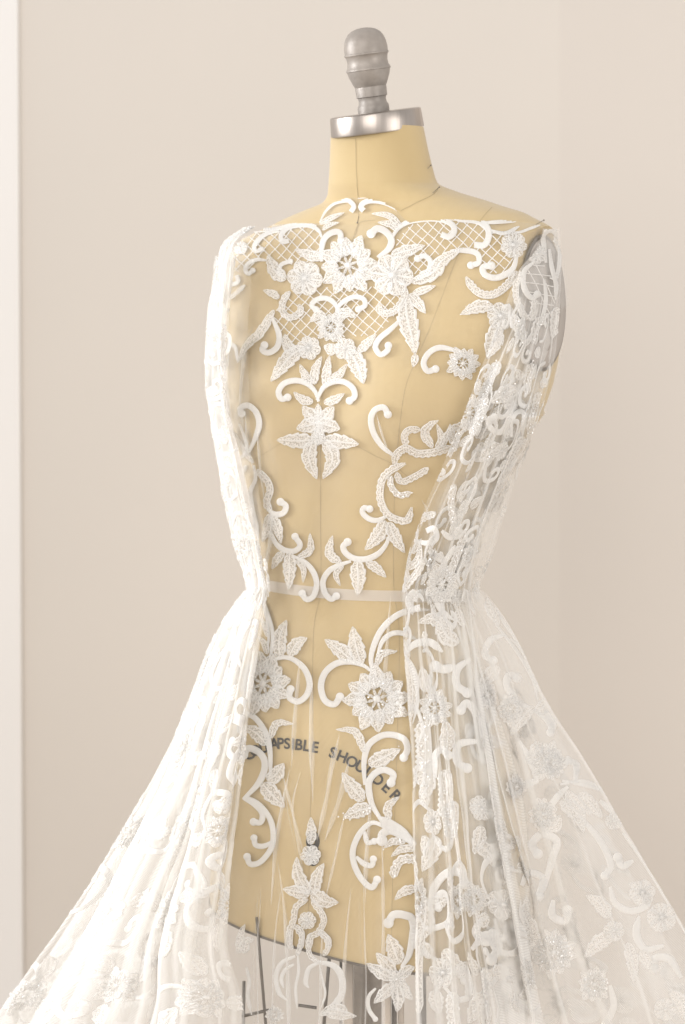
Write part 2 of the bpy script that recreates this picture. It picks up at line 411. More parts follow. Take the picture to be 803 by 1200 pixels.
P(lathe('stand_pole', [(17, 0), (17, 640)], M['pole'], Matrix.Translation((pc.x, .01, .02)), seg=32))
P(lathe('stand_base', [(190, 0), (190, 12), (170, 22), (30, 34), (22, 60), (17.2, 62)], M['dark'], Matrix.Translation((pc.x, .01, 0.001)), seg=48))

# ================================================================ the gown
gown = empty('lace_gown', pt(420, 690, 0), 'sheer white tulle gown with embroidered floral lace draped and gathered over the dress form', 'wedding gown')
G = lambda o: root_child(o, gown)

# --- tulle over the front of the form: offset of the body, with pull creases below the waist
CREASE = [([(352, 905), (341, 940), (349, 985), (356, 1030)], 2.6, 2.2), ([(331, 905), (346, 960), (358, 1000)], 3, 2.2), ([(306, 1042), (305, 1080), (302, 1110), (303, 1220)], 2.2, 3.0),
          ([(386, 880), (383, 930), (372, 985)], 4, 2.0), ([(408, 900), (395, 940), (380, 985)], 4, 2.4), ([(404, 960), (392, 1010), (381, 1060)], 2.4, 2.4),
          ([(326, 1010), (334, 1060), (340, 1100), (346, 1220)], 3, 1.6), ([(425, 1040), (426, 1100), (427, 1160), (425, 1220)], 1.8, 3.2), ([(446, 950), (448, 1060), (449, 1220)], 3, 2.4),
          ([(366, 760), (364, 800), (366, 860), (368, 940)], 4, 1.6), ([(340, 600), (325, 640), (312, 680)], 6, 2.4), ([(320, 500), (330, 560), (318, 620)], 5, 1.6),
          ([(440, 480), (448, 510), (460, 540)], 2.5, 1.6), ([(492, 590), (500, 600), (506, 640)], 3, 2), ([(410, 1050), (402, 1110), (396, 1220)], 3, 2),
          ([(300, 385), (291, 410), (285, 440)], 3, 3), ([(275, 330), (270, 400), (268, 470)], 5, 3), ([(288, 480), (291, 520), (300, 560)], 3, 2.5),
          ([(470, 760), (474, 860), (478, 960)], 3, 2.5), ([(472, 300), (462, 330), (458, 360)], 4, 1)]
CR = [(resample(crom(p), 4)[0], wd, a) for p, wd, a in CREASE]
def crease(px, py):
    s = 0
    q = np.array([px, py])
    for c, wd, a in CR:
        if py < c[:, 1].min() - 40 or py > c[:, 1].max() + 40: continue
        dd = np.linalg.norm(c - q, axis=1); i = int(dd.argmin()); dm = dd[i]
        if dm < wd * 4:
            e = min(1, (min(i, len(c) - 1 - i) * 4 + 4) / 22)
            s += a * e * math.exp(-dm * dm / (2 * wd * wd))
    s += .8 * math.sin(px * .11 + py * .013) * math.sin(py * .021 + px * .02)
    return s
NECK = [(262, 287), (275, 273), (296, 266), (320, 263), (350, 261.5), (374, 261.5), (380, 246), (392, 236), (408, 231), (416, 232), (424, 231), (445, 234), (462, 243), (473, 256),
        (480, 260), (520, 257), (560, 258), (610, 259), (634, 264), (660, 288)]
NK = np.array(NECK, float)
def neck_row(x): return float(np.interp(x, NK[:, 0], NK[:, 1]))
VG, FG = body(rows_g, 4.0)
BV_G = BVHTree.FromPolygons(VG, FG)
cols = np.arange(246, 676, 2.5)
V, F, uv, idx = [], [], [], {}
NR = 330
for ci, x in enumerate(cols):
    y0 = neck_row(x)
    for ri in range(NR + 1):
        y = y0 + (1300 - y0) * ri / NR
        p, no = hit(BV_G, x, y)
        if p is None or abs(no.dot((p - CAM).normalized())) < .06: continue
        idx[ci, ri] = len(V); V.append(p + no * crease(x, y) / 1000 * 1.5); uv.append((x, y))
for ci in range(len(cols) - 1):
    for ri in range(NR):
        k = [(ci, ri), (ci + 1, ri), (ci + 1, ri + 1), (ci, ri + 1)]
        if all(q in idx for q in k):
            f = tuple(idx[q] for q in k)
            if max((V[f[0]] - V[f[2]]).length, (V[f[1]] - V[f[3]]).length) < .09: F.append(f)
front = G(link('front_panel', V, F, M['tulle'], uvs=uv))
BV_FRONT = BVHTree.FromPolygons(V, F)

# --- motif library, in plan millimetres; a map sends them on to the cloth
class Motif:
    def __init__(s): s.v, s.h, s.uv, s.f, s.m = [], [], [], [], []
    def strip(s, c, half, js, hs, fm, H, u0=0.0, rg=1.0):
        """c: centre line, half: half widths, js/hs: cross positions and heights, fm: material per column"""
        n = len(c); tg = np.gradient(c, axis=0); ln = np.linalg.norm(tg, axis=1); ln[ln == 0] = 1; tg = tg / ln[:, None]; nn = np.stack([-tg[:, 1], tg[:, 0]], 1)
        L = np.concatenate([[0], np.cumsum(np.linalg.norm(np.diff(c, axis=0), axis=1))]); b = len(s.v); k = len(js)
        for i in range(n):
            for j, hh in zip(js, hs):
                hw = half[i] if np.isscalar(half[i]) else (half[i][0] if j < 0 else half[i][1])
                s.v.append(c[i] + nn[i] * j * hw); s.h.append(H * hh * (min(1, hw / 1.2)) * (rg if i % 2 else 1) if abs(j) < .999 else -.1)
                s.uv.append((L[i] + u0, j * hw + u0))
        for i in range(n - 1):
            for q in range(k - 1):
                s.f.append((b + i * k + q, b + i * k + q + 1, b + (i + 1) * k + q + 1, b + (i + 1) * k + q)); s.m.append(fm[q])
    def dome(s, c, r, H, seg=14, m=0, ry=None):
        b = len(s.v); ry = ry or r
        for rr, hh in ((1, -.1), (.82, .62), (.45, .92)):
            for i in range(seg):
                a = 2 * math.pi * i / seg; s.v.append(np.array([c[0] + r * rr * math.cos(a), c[1] + ry * rr * math.sin(a)])); s.h.append(H * hh); s.uv.append((r * rr * math.cos(a), r * rr * math.sin(a)))
        s.v.append(np.array(c, float)); s.h.append(H); s.uv.append((0, 0))
        for k in range(2):
            for i in range(seg): s.f.append((b + k * seg + i, b + k * seg + (i + 1) % seg, b + (k + 1) * seg + (i + 1) % seg, b + (k + 1) * seg + i)); s.m.append(m)
        for i in range(seg): s.f.append((b + 2 * seg + i, b + 2 * seg + (i + 1) % seg, b + 3 * seg)); s.m.append(m)
SJ, SH, SM = (-1, -.9, -.6, 0, .6, .9, 1), (0, .85, .95, 1, .95, .85, 0), (0,) * 6
LJ, LH, LM = (-1, -.9, -.72, -.4, -.11, 0, .11, .4, .72, .9, 1), (0, .8, .55, .35, .5, .85, .5, .35, .55, .8, 0), (0, 0, 1, 1, 0, 0, 1, 1, 0, 0)
def scroll(pts, wd, ball=True, step=1.55, H=.8):
    """satin corded scroll: thin tail, swelling stroke, rounded knob"""
    mo = Motif(); c, s, L = resample(crom(pts), step); t = s / L
    half = wd / 2 * 1.03 * (.46 + .54 * np.clip(t / .35, 0, 1) ** .8) * 1.0
    if not ball: half = half * np.clip((1 - t) / .25 + .25, 0, 1)
    mo.strip(c, half, SJ, SH, SM, H, rg=.38)
    if ball: mo.dome(c[-1], wd * .69, H * 1.02)
    return mo
def leaf(pts, wd, lobes=4, step=1.2, H=1.0, mo=None, prof=1.0, dentil=.22, u0=None, ends=.04, round_=False):
    mo = mo or Motif(); c, s, L = resample(crom(pts), step); t = s / L
    base = np.maximum(np.sin(np.pi * np.clip(t, 0, 1) ** (.72 * prof)), 0) ** .72
    if round_: base = np.where(t < .56, .30 + .70 * np.sin(np.pi / 2 * np.clip(t / .56, 0, 1)), np.sqrt(np.maximum(1 - ((t - .56) / .44) ** 2, 0)))
    ph = (t * lobes) % 1.0
    lob = 1 - dentil * ph ** 1.6 if lobes else np.ones_like(t)
    ph2 = (t * lobes + .5) % 1.0
    lob2 = 1 - dentil * ph2 ** 1.6 if lobes else lob
    hl = wd / 2 * 1.1 * np.maximum(base, ends)
    half = [(max(a * l1, .12), max(a * l2, .12)) for a, l1, l2 in zip(hl, lob, lob2)]
    mo.strip(c, half, LJ, LH, LM, H, u0=random.uniform(0, 500) if u0 is None else u0)
    return mo
def band(pts, wd, step=1.1, H=1.0, pitch=6.5):
    """strip with scalloped edge and filling stitch"""
    mo = Motif(); c, s, L = resample(crom(pts), step); t = s / L
    env = np.clip(np.minimum(t, 1 - t) / .10, .15, 1) ** .6
    sc = .80 + .24 * np.abs(np.sin(np.pi * s / pitch))
    half = [(wd / 2 * e * .72, wd / 2 * e * q * 1.15) for e, q in zip(env, sc)]
    mo.strip(c, half, LJ, LH, LM, H, u0=random.uniform(0, 500))
    return mo
def aster(c, r, n=12, sx=1.0, rot=0.0, H=1.1):
    """two rings of pointed petals about a raised eye"""
    mo = Motif(); c = np.array(c, float)
    def q(a, rr): return c + np.array([math.cos(a) * rr * sx, math.sin(a) * rr])
    for k in range(n):
        a = rot + 2 * math.pi * k / n
        rr = r * (1.04 + .11 * math.sin(k * 2.3 + c[0]))
        leaf([q(a, r * .34), q(a + .03, r * .66), q(a, rr)], r * 5.3 / n * 1.08, 3, mo=mo, H=H * .8, prof=1.15, dentil=.25, step=max(1, r / 22))
    for k in range(n // 2 + 2):
        a = rot + .2 + 2 * math.pi * k / (n // 2 + 2)
        leaf([q(a, r * .32), q(a, r * .52), q(a, r * .76)], r * .40, 2, mo=mo, H=H * 1.5, prof=.9, step=max(1, r / 20))
    for k in range(8):
        a = rot + 2 * math.pi * k / 8
        leaf([q(a, r * .08), q(a, r * .22), q(a, r * .38)], r * .085, 0, mo=mo, H=H, ends=.5, step=max(.8, r / 16))
    mo.dome(c, r * .13 * sx, H * 1.7, ry=r * .13)
    return mo
def blossom(c, r, n=6, sx=1.0, rot=0.0, H=1.0, inner=True):
    mo = Motif(); c = np.array(c, float)
    def q(a, rr): return c + np.array([math.cos(a) * rr * sx, math.sin(a) * rr])
    for k in range(n):
        a = rot + 2 * math.pi * k / n
        leaf([q(a, r * .12), q(a, r * .55), q(a, r)], r * (1.02 if n > 5 else 1.12) * (5.6 / n) * .84, 0, mo=mo, H=H, step=max(.7, r / 18), round_=True)
    if inner and r > 14:
        for k in range(5):
            a = rot + .5 + 2 * math.pi * k / 5
            leaf([q(a, r * .05), q(a, r * .2), q(a, r * .38)], r * .16, 0, mo=mo, H=H * 1.6, prof=.9, step=1)
    mo.dome(c, r * .17, H * 1.8)
    return mo

# maps: plan point -> (point on cloth, normal)
def map_view(bvh):
    def f(x, y): return hit(bvh, x, y)
    return f
COUNT = {}
EXTRA = {}
LIMIT = 290
def lay(mo, mp, name, parent, lift=.3, mats=LACE):
    n = len(mo.v); V = []; good = [True] * n
    pn = []
    for (x, y), h in zip(mo.v, mo.h):
        p, no = mp(x, y)
        pn.append(no)
        if p is None: V.append(Vector((0, 0, 0))); good[len(V) - 1] = False
        else: V.append(p + no * (lift + h) / 1000)
    F, mi = [], []
    for f, m in zip(mo.f, mo.m):
        if all(good[i] for i in f):
            a = V[f[0]]
            if max((V[i] - a).length for i in f) < .016: F.append(f); mi.append(m)
    if len(F) < 6: return None
    if len(F) < len(mo.f) and name in ('lace_cord', 'lace_scroll', 'lace_stem'):      # cut by a fold: keep the longest run
        par_ = list(range(n))
        def fd(a):
            while par_[a] != a: par_[a] = par_[par_[a]]; a = par_[a]
            return a
        for f in F:
            for i in f[1:]: par_[fd(i)] = fd(f[0])
        cn = {}
        for f in F: cn[fd(f[0])] = cn.get(fd(f[0]), 0) + 1
        bst = max(cn, key=cn.get); kp = [fd(f[0]) == bst for f in F]
        F = [f for f, k_ in zip(F, kp) if k_]; mi = [m_ for m_, k_ in zip(mi, kp) if k_]
        if len(F) < 6: return None
    used = sorted({i for f in F for i in f}); rm = {o: k for k, o in enumerate(used)}
    V = [V[i] for i in used]; uvs = [mo.uv[i] for i in used]; F = [tuple(rm[i] for i in f) for f in F]
    COUNT[name] = COUNT.get(name, 0) + 1
    if COUNT[name] > LIMIT:
        e = EXTRA.setdefault(parent.name, [[], [], [], [], parent]); b = len(e[0])
        e[0].extend(V); e[1].extend(tuple(b + i for i in f) for f in F); e[2].extend(uvs); e[3].extend(mi); return None
    return root_child2(link(name, V, F, mats, uvs=uvs, midx=mi), parent)
def root_child2(o, part):
    o.parent = part; return o   # the panel itself already sits in world coordinates

# tiles in which the embroidery was measured: origin column, row, enlargement
TILE = dict(T1=(240, 225, 5.01875), T2=(390, 225, 5.01875), T3=(240, 385, 5.01875), T4=(390, 385, 5.01875), T5=(240, 545, 5.01875), T6=(390, 545, 5.01875),
            T7=(540, 240, 5.01875), T8=(500, 400, 5.01875), U1=(240, 705, 5.01875), U2=(360, 705, 5.01875), U3=(250, 830, 5.01875), U4=(370, 830, 5.01875),
            U5=(250, 950, 5.01875), U6=(370, 950, 5.01875), U7=(270, 1060, 5.736), U8=(380, 1060, 5.736), A=(230, 220, 3.346), B=(450, 680, 2.974), C=(470, 930, 2.411),
            E=(0, 700, 2.974), H=(0, 930, 2.974), W=(600, 700, 3.956))
SEQ = []
def draw(spec, mp, parent):
    for line in spec.strip().splitlines():
        line = line.split('#')[0].strip()
        if not line: continue
        a = line.split(); tl = TILE[a[0]]; kd = a[1]; w_ = float(a[2]) / tl[2]
        nums = [float(q) for q in a[3].replace(';', ',').split(',')]
        pts = [(tl[0] + nums[i] / tl[2], tl[1] + nums[i + 1] / tl[2]) for i in range(0, len(nums) - 1, 2)]
        opt = [float(q) for q in a[4:]]
        if kd == 'S': lay(scroll(pts, w_), mp, 'lace_scroll', parent)
        elif kd == 'N': lay(scroll(pts, w_, ball=False), mp, 'lace_stem', parent)
        elif kd == 'K': lay(scroll(pts, w_, ball=False, H=.7), mp, 'lace_cord', parent)
        elif kd == 'L': lay(leaf(pts, w_, int(opt[0]) if opt else 4), mp, 'lace_leaf', parent)
        elif kd == 'Z': lay(band(pts, w_), mp, 'lace_band', parent)
        elif kd == 'A': lay(aster(pts[0], w_, sx=opt[0] if opt else 1, rot=random.uniform(0, .5)), mp, 'lace_flower', parent, lift=.6)
        elif kd == 'F': lay(blossom(pts[0], w_, n=int(opt[0]) if opt else 6, rot=random.uniform(0, 1)), mp, 'lace_blossom', parent, lift=.6)
        if len(opt) > 1 and opt[1] > 0: SEQ.append((pts, w_, mp, int(opt[1])))

def net(poly, name, parent, mp, a1=42, a2=-50, sp=9.6, wd=1.15):
    """open lattice of crossed cords, knotted where they meet"""
    poly = [np.array(p, float) for p in poly]
    def inside(x, y):
        c = False; n = len(poly)
        for i in range(n):
            (x1, y1), (x2, y2) = poly[i], poly[i - 1]
            if (y1 > y) != (y2 > y) and x < (x2 - x1) * (y - y1) / (y2 - y1) + x1: c = not c
        return c
    cx_, cy_ = np.mean(poly, 0); V, F, uvs, mi = [], [], [], []
    mo = Motif()
    for an in (a1, a2):
        dx, dy = math.cos(R(an)), math.sin(R(an)); nx, ny = -dy, dx
        for k in range(-24, 25):
            run = []
            for q in np.arange(-170, 170, 2.4):
                wob = .5 * math.sin(q * .13 + k)
                x, y = cx_ + dx * q + nx * (k * sp + wob), cy_ + dy * q + ny * (k * sp + wob)
                if inside(x, y): run.append((x, y))
                else:
                    if len(run) > 3: mo.strip(np.array(run), [wd / 2 * (1 + .25 * math.sin(i * 2.6)) for i in range(len(run))], (-1, -.5, .5, 1), (0, .8, .8, 0), (0, 0, 0), .6)
                    run = []
            if len(run) > 3: mo.strip(np.array(run), [wd / 2] * len(run), (-1, -.5, .5, 1), (0, .8, .8, 0), (0, 0, 0), .6)
    o = lay(mo, mp, name, parent)
    if o: o['kind'] = 'stuff'

MF = map_view(BV_FRONT)
# small tucks where the tulle is pulled: the cloth lies doubled there
TUCKS = [([(352, 905), (343, 945), (350, 990), (358, 1035)], 3.0), ([(331, 905), (345, 960), (357, 1003)], 3.5), ([(306, 1042), (304, 1080), (302, 1110), (303, 1260)], 2.2), ([(390, 880), (384, 930), (372, 985)], 6),
         ([(410, 890), (397, 940), (381, 985)], 7), ([(405, 950), (393, 1005), (381, 1055)], 3), ([(326, 1010), (333, 1060), (337, 1120), (340, 1260)], 5), ([(426, 1020), (427, 1090), (429, 1160), (426, 1260)], 2),
         ([(447, 960), (449, 1060), (449, 1260)], 4), ([(366, 790), (365, 850), (367, 940)], 6), ([(322, 600), (316, 640), (309, 680)], 5), ([(441, 484), (449, 512), (459, 538)], 2.2),
         ([(494, 585), (501, 600), (507, 640)], 3), ([(412, 1040), (405, 1110), (398, 1260)], 4), ([(289, 400), (284, 440), (281, 480)], 4), ([(288, 480), (291, 520), (300, 560)], 3), ([(302, 500), (305, 545), (311, 590)], 3),
         ([(330, 1040), (322, 1110), (318, 1260)], 3), ([(380, 1050), (377, 1130), (374, 1260)], 4), ([(340, 900), (325, 980), (318, 1060)], 5), ([(458, 700), (452, 780), (446, 860)], 5),
         ([(398, 860), (390, 900), (383, 930)], 4), ([(436, 930), (430, 1000), (428, 1060)], 5), ([(352, 770), (346, 840), (342, 900)], 5)]
for pts, wd in TUCKS:
    for q in range(2):
        mo = Motif(); c, s, L = resample(crom(pts), 5); t = s / L; e = np.clip(np.minimum(t / .3, 1 if pts[-1][1] > 1200 else 9), 0, 1) * np.clip((1 - t) / .3 if pts[-1][1] < 1200 else 1, 0, 1)
        wv = wd / 2 * (e + .04) * (1 - .35 * q) * (1 + .2 * np.sin(s * .09))
        mo.strip(c, wv, (-1, -.4, .5, 1), (0, 1, .8, 0), (0, 0, 0), .5 + .5 * q)
        lay(mo, MF, 'tulle_tuck', front, lift=.25 + .5 * q, mats=[M['tulle_drape']])
net([(288, 285), (296, 272), (325, 268), (345, 264), (370, 266), (380, 285), (378, 305), (340, 312), (322, 304), (312, 300), (292, 316), (276, 320), (270, 300)], 'lattice_net', front, MF)
net([(462, 285), (478, 264), (502, 259), (545, 259), (572, 264), (585, 274), (606, 280), (604, 305), (592, 320), (572, 322), (560, 300), (530, 291), (512, 300), (505, 318), (485, 322), (468, 304)], 'lattice_net', front, MF)
net([(328, 356), (338, 342), (362, 340), (385, 335), (440, 335), (470, 340), (472, 358), (462, 374), (446, 388), (428, 398), (410, 392), (395, 402), (378, 396), (362, 398), (345, 404), (328, 392), (320, 372)], 'lattice_net', front, MF)

draw('''
T1 S 28 690,270;670,225;620,200;560,195;490,212;450,258;462,292;498,286
T1 S 25 440,230;380,240;322,275;292,320;305,348;335,338
T1 N 20 660,200;600,186;520,192;430,215;330,222
T1 S 24 365,402;310,398;265,415;240,450;256,482;284,462
T1 L 84 480,515;420,470;372,372 4
T1 S 24 470,505;436,465;455,425;505,408
T1 F 106 592,508 6
T1 L 66 700,385;620,372;530,338 3
T2 S 28 -78,180;-50,120;-10,75;40,54;95,52;126,85;108,118
T2 L 30 -75,190;0,150;70,122 0
T2 L 26 -60,225;-20,195;40,180 0
T2 S 34 -63,410;-64,330;-45,270;0,238;42,240;50,285
T1 L 46 440,625;400,598;345,578 2
T3 L 54 410,-110;330,20;250,100;192,205 5
T1 Z 44 505,585;468,640;462,700;505,735;560,705;556,660
T3 S 34 395,-70;430,10;440,60;425,112;380,142;340,128;352,98
T2 S 32 432,168;400,115;340,75;260,52;195,58;166,88;186,112
T2 K 9 150,38;240,33;330,50;400,100;440,160
T2 L 36 405,200;330,140;230,128 0
T2 L 42 385,228;340,190;265,180 2
T2 S 34 345,275;390,210;460,172;560,158;650,165;705,195;715,235;685,265;640,250
T2 K 14 440,165;560,150;700,160;810,172
T2 S 40 265,385;330,335;345,280;310,232;262,216;226,245
T2 L 72 345,372;440,345;545,315 3
T2 A 168 92,432 1
T2 F 128 350,490 6
T2 L 84 465,535;590,475;650,400;770,328 6
T2 S 31 490,515;560,470;575,410;540,376;500,392
T2 Z 50 430,560;425,620;382,690;322,718;276,700;280,655
T2 L 44 470,600;540,575;608,550 0
T2 L 66 450,600;500,650;548,715 2
T4 L 118 430,-180;440,-60;470,60;487,155 5
T4 L 42 490,150;482,190;472,228 0
T4 S 33 420,-70;340,5;275,60;252,110;282,153;322,130;328,100
T2 S 30 22,735;32,680;72,640;130,617;182,630;190,668;152,690
T1 S 30 795,735;772,665;722,627;662,632;630,665;655,692
A A 58 530,548 1
A L 42 545,500;590,490;630,508 2
A L 36 510,505;480,500;448,527 2
A L 60 535,610;530,640;528,660 2
T3 F 72 615,115 6
T3 L 92 590,110;500,170;390,312 5
T3 L 66 530,140;490,100;473,32 3
T3 L 52 645,320;600,290;560,210 3
T3 L 56 648,330;650,250;690,163 4
T3 L 56 708,340;720,250;735,160 4
T4 L 52 -30,320;40,270;85,208 3
T3 S 34 672,430;650,370;600,322;530,306;465,325;435,372;452,414;488,405
T4 S 34 -92,420;-52,345;10,312;72,316;120,352;130,400;100,425
T3 L 54 640,430;580,420;523,373 3
T4 L 54 -50,440;20,415;70,380 3
T3 L 84 672,545;630,515;575,455 3
T3 L 92 672,555;610,570;540,590 3
T3 L 84 672,545;715,515;760,455 3
T3 L 92 672,555;730,570;798,590 3
T3 L 60 672,560;672,620;668,690 3
T3 L 50 672,540;670,480;668,440 2
T3 N 26 668,480;668,560;668,660
T3 L 90 640,655;540,660;425,655 4
T3 L 88 640,655;615,760;662,884 4
T3 L 90 700,655;790,665;908,680 4
T3 L 88 700,655;755,760;697,884 4
T3 F 44 670,640 5
T3 S 34 262,725;300,640;322,560;302,490;255,452;212,468;218,500
T4 F 68 75,120 6
T4 L 104 100,130;150,220;184,326 5
T4 L 56 150,140;200,90;258,32 3
T4 S 34 760,140;640,112;570,140;535,200;558,250;605,238
T8 A 96 215,130 1 8
T4 S 35 360,748;290,690;240,610;226,530;250,478;300,464;325,505
T4 Z 46 430,690;418,630;450,592;515,592
T4 L 56 590,700;542,620;570,570;625,538 4
T4 L 40 605,705;640,650;612,560 0
T4 Z 52 360,805;372,740;430,700;500,730;600,722;700,690
T6 Z 48 430,-10;350,30;300,80;284,150;290,220;330,290;400,322;440,316;464,245
T6 Z 40 345,60;347,120;392,172;462,160 1 10
T6 Z 44 375,40;405,92;470,70;565,15
T6 S 32 320,300;262,325;212,315;176,280;184,252;218,258
T6 L 84 310,325;270,410;190,500 5
T6 L 76 325,335;370,430;425,515 4
T6 S 35 325,420;318,460;270,520;200,552;130,550;80,520;62,480;88,452
T6 S 33 110,565;40,588;-20,622;-56,682;-46,750;-10,788;22,770
T6 L 32 65,590;20,640;45,710 0
T5 L 56 805,575;735,520;752,412 5
T6 L 92 145,560;150,660;150,766 4
T6 L 58 195,570;250,600;316,660 4
T5 S 34 372,262;420,290;465,280;478,240;446,216
T5 Z 46 310,25;372,90;390,150;370,220;395,270
T5 L 56 382,285;370,370;342,452 4
T5 L 58 395,285;430,370;452,462 4
T5 S 32 390,395;420,460;470,500;530,505;562,470;532,420
T5 L 46 545,545;620,500;620,400 5
T5 L 52 468,510;430,550;398,612 3
T5 L 78 500,510;500,620;498,732 5
T5 L 32 540,560;582,610;580,692 0
T5 S 33 520,535;590,570;640,630;660,700;640,770;600,790;574,755
U1 N 22 345,-20;375,80;400,180;395,290;375,345
U1 N 14 335,-10;360,80;378,180;372,290
U1 L 34 375,210;360,150;330,95 0
U1 L 36 370,310;355,250;318,203 0
U1 L 88 445,330;440,220;482,108 4
U1 L 78 500,320;540,250;604,212 4
U1 S 35 395,345;470,328;530,345;590,400;618,480;600,550;550,588;500,565;506,515
U1 A 178 345,482 .82
U2 L 86 265,350;200,290;105,222 4
U2 L 96 320,370;290,270;268,146 4
U2 S 37 372,405;330,375;250,355;170,365;105,420;82,500;105,580;160,604;194,560
U2 N 36 398,450;376,340;400,240;450,150;530,80;620,50;720,48
U2 N 30 415,320;440,240;490,192;560,186;650,225
U2 L 46 408,380;440,308;532,292 3 3
U2 A 186 410,572 .97 24
U3 S 33 338,400;335,260;312,150;250,60;192,36;158,80;158,128
U3 L 82 318,215;260,150;178,102 4
U3 L 46 338,180;375,90;476,92 5
U3 S 39 178,535;260,450;300,370;300,300;260,252;205,236;180,275
U3 L 88 318,425;370,390;416,322 3
U3 L 98 290,440;350,510;422,582 4
U3 S 34 180,530;250,570;290,620;280,670;238,668
U5 S 33 190,-85;270,-40;330,40;354,130;342,220;280,300;220,314;200,270
U5 S 31 352,180;300,208;252,202;240,160
U4 L 50 288,262;235,140;118,124 5
U4 S 37 290,450;285,320;310,220;380,165;450,156;520,182;540,240;518,290
U4 L 92 310,330;400,290;500,240 4 4
U4 S 39 385,655;330,560;312,450;342,390;400,362;456,388;444,438
U4 L 92 285,545;220,470;158,378 4
U4 L 88 330,590;260,600;163,642 4 10
U4 L 52 435,660;425,580;494,518 4
U4 N 60 580,800;500,725;430,680;370,640
U6 S 35 430,110;340,70;270,120;222,220;226,310;270,400;330,452;362,405
U6 S 32 240,270;282,310;330,322;340,285
U6 S 30 288,120;305,185;345,180
U6 S 48 590,200;500,140;440,116;395,135;390,175
U6 L 46 530,185;460,180;398,220 3 4
U6 L 48 590,225;510,225;443,270 3
U6 Z 60 590,285;500,300;455,395 1 8
U6 L 58 600,455;520,475;465,524 4
U6 S 46 585,810;572,650;530,616;460,612;428,660
U5 L 62 575,200;578,110;575,38 3
U5 F 62 575,262 6
U5 L 78 565,490;500,380;493,272 4
U5 L 72 595,490;610,390;652,308 4
U5 L 78 570,490;490,475;410,460 3
U5 L 88 580,470;650,530;738,540 4
U5 Z 42 560,520;492,568;478,640;458,700;452,810
U5 Z 36 478,670;525,715;522,810
U5 Z 42 580,525;635,590;655,650;620,720;578,745;572,815
U5 Z 42 620,700;668,745;688,810
U5 F 54 555,645 6
U7 Z 36 398,165;398,240;420,300
U7 Z 38 445,165;484,205;472,285;452,345
U7 Z 36 545,190;526,260;545,345;600,385
U7 Z 42 605,190;664,232;658,300;628,345
U7 N 32 440,345;350,390;308,480;328,590;385,645
U7 N 26 430,400;370,440;345,500;360,560
U7 N 32 600,390;530,430;508,520;530,560
U7 N 46 590,385;700,415;752,500;742,620;655,710
U7 N 20 455,340;460,450;440,560;450,700
U7 N 14 600,400;620,500;640,600;610,700
U7 L 80 790,720;700,700;600,745 4
U7 A 60 300,740 1
U7 N 26 110,420;130,520;120,620;145,740
U7 L 70 95,330;110,250;165,235 3
U7 L 60 60,330;75,200;100,130 4
U8 L 112 505,400;470,300;428,198 4
U8 L 86 480,460;420,400;352,324 3
U8 L 86 455,500;370,450;283,395 3
U8 L 82 470,530;400,600;336,664 3
U8 L 88 490,540;500,640;490,722 4
U8 L 80 510,480;560,440;610,420 3
U8 L 66 520,520;560,600;600,640 3
U8 F 60 490,500 6
U8 N 44 520,420;570,340;592,220;600,120
U8 S 28 350,560;300,620;300,700;345,770
U8 L 70 0,720;90,740;220,750 3
T1 Z 30 410,226;330,226;250,242;175,282;115,345;90,420
T1 S 24 95,430;100,500;140,545;195,530;190,490
T1 Z 26 88,560;140,622;240,545
T1 F 40 215,328 5
T1 S 22 300,250;230,262;180,290;165,330;190,350
T1 L 40 150,400;130,460;110,520 3
T3 S 24 195,190;180,110;140,95;110,140;105,200;130,235
T3 Z 30 75,500;150,590;240,720;290,790
T3 L 60 60,500;80,570;110,650 3
T3 N 18 205,560;250,700;200,780
T5 N 26 290,0;300,80;270,160;282,260;300,340;320,450
T5 Z 28 250,0;210,60;160,20
T4 Z 44 800,560;700,600;640,700
T4 L 60 740,700;700,630;690,560 4
T7 K 22 120,108;250,100;348,92
T7 K 22 170,150;260,168;345,128
T7 K 15 190,165;330,165;410,140;482,114
T7 S 37 -20,92;90,96;150,125;166,180;140,236;80,236
T7 S 33 -60,272;40,270;100,290;106,340;60,356
T7 F 78 310,238 7
T7 S 37 332,290;310,370;260,412;200,430;142,410;132,368;180,358
T7 Z 52 330,390;282,470;200,530;120,528;62,482;30,425
T7 L 78 195,600;100,600;0,645 4 6
T7 F 84 238,655 6
T7 L 98 235,690;195,780;158,908 4
''', MF, front)

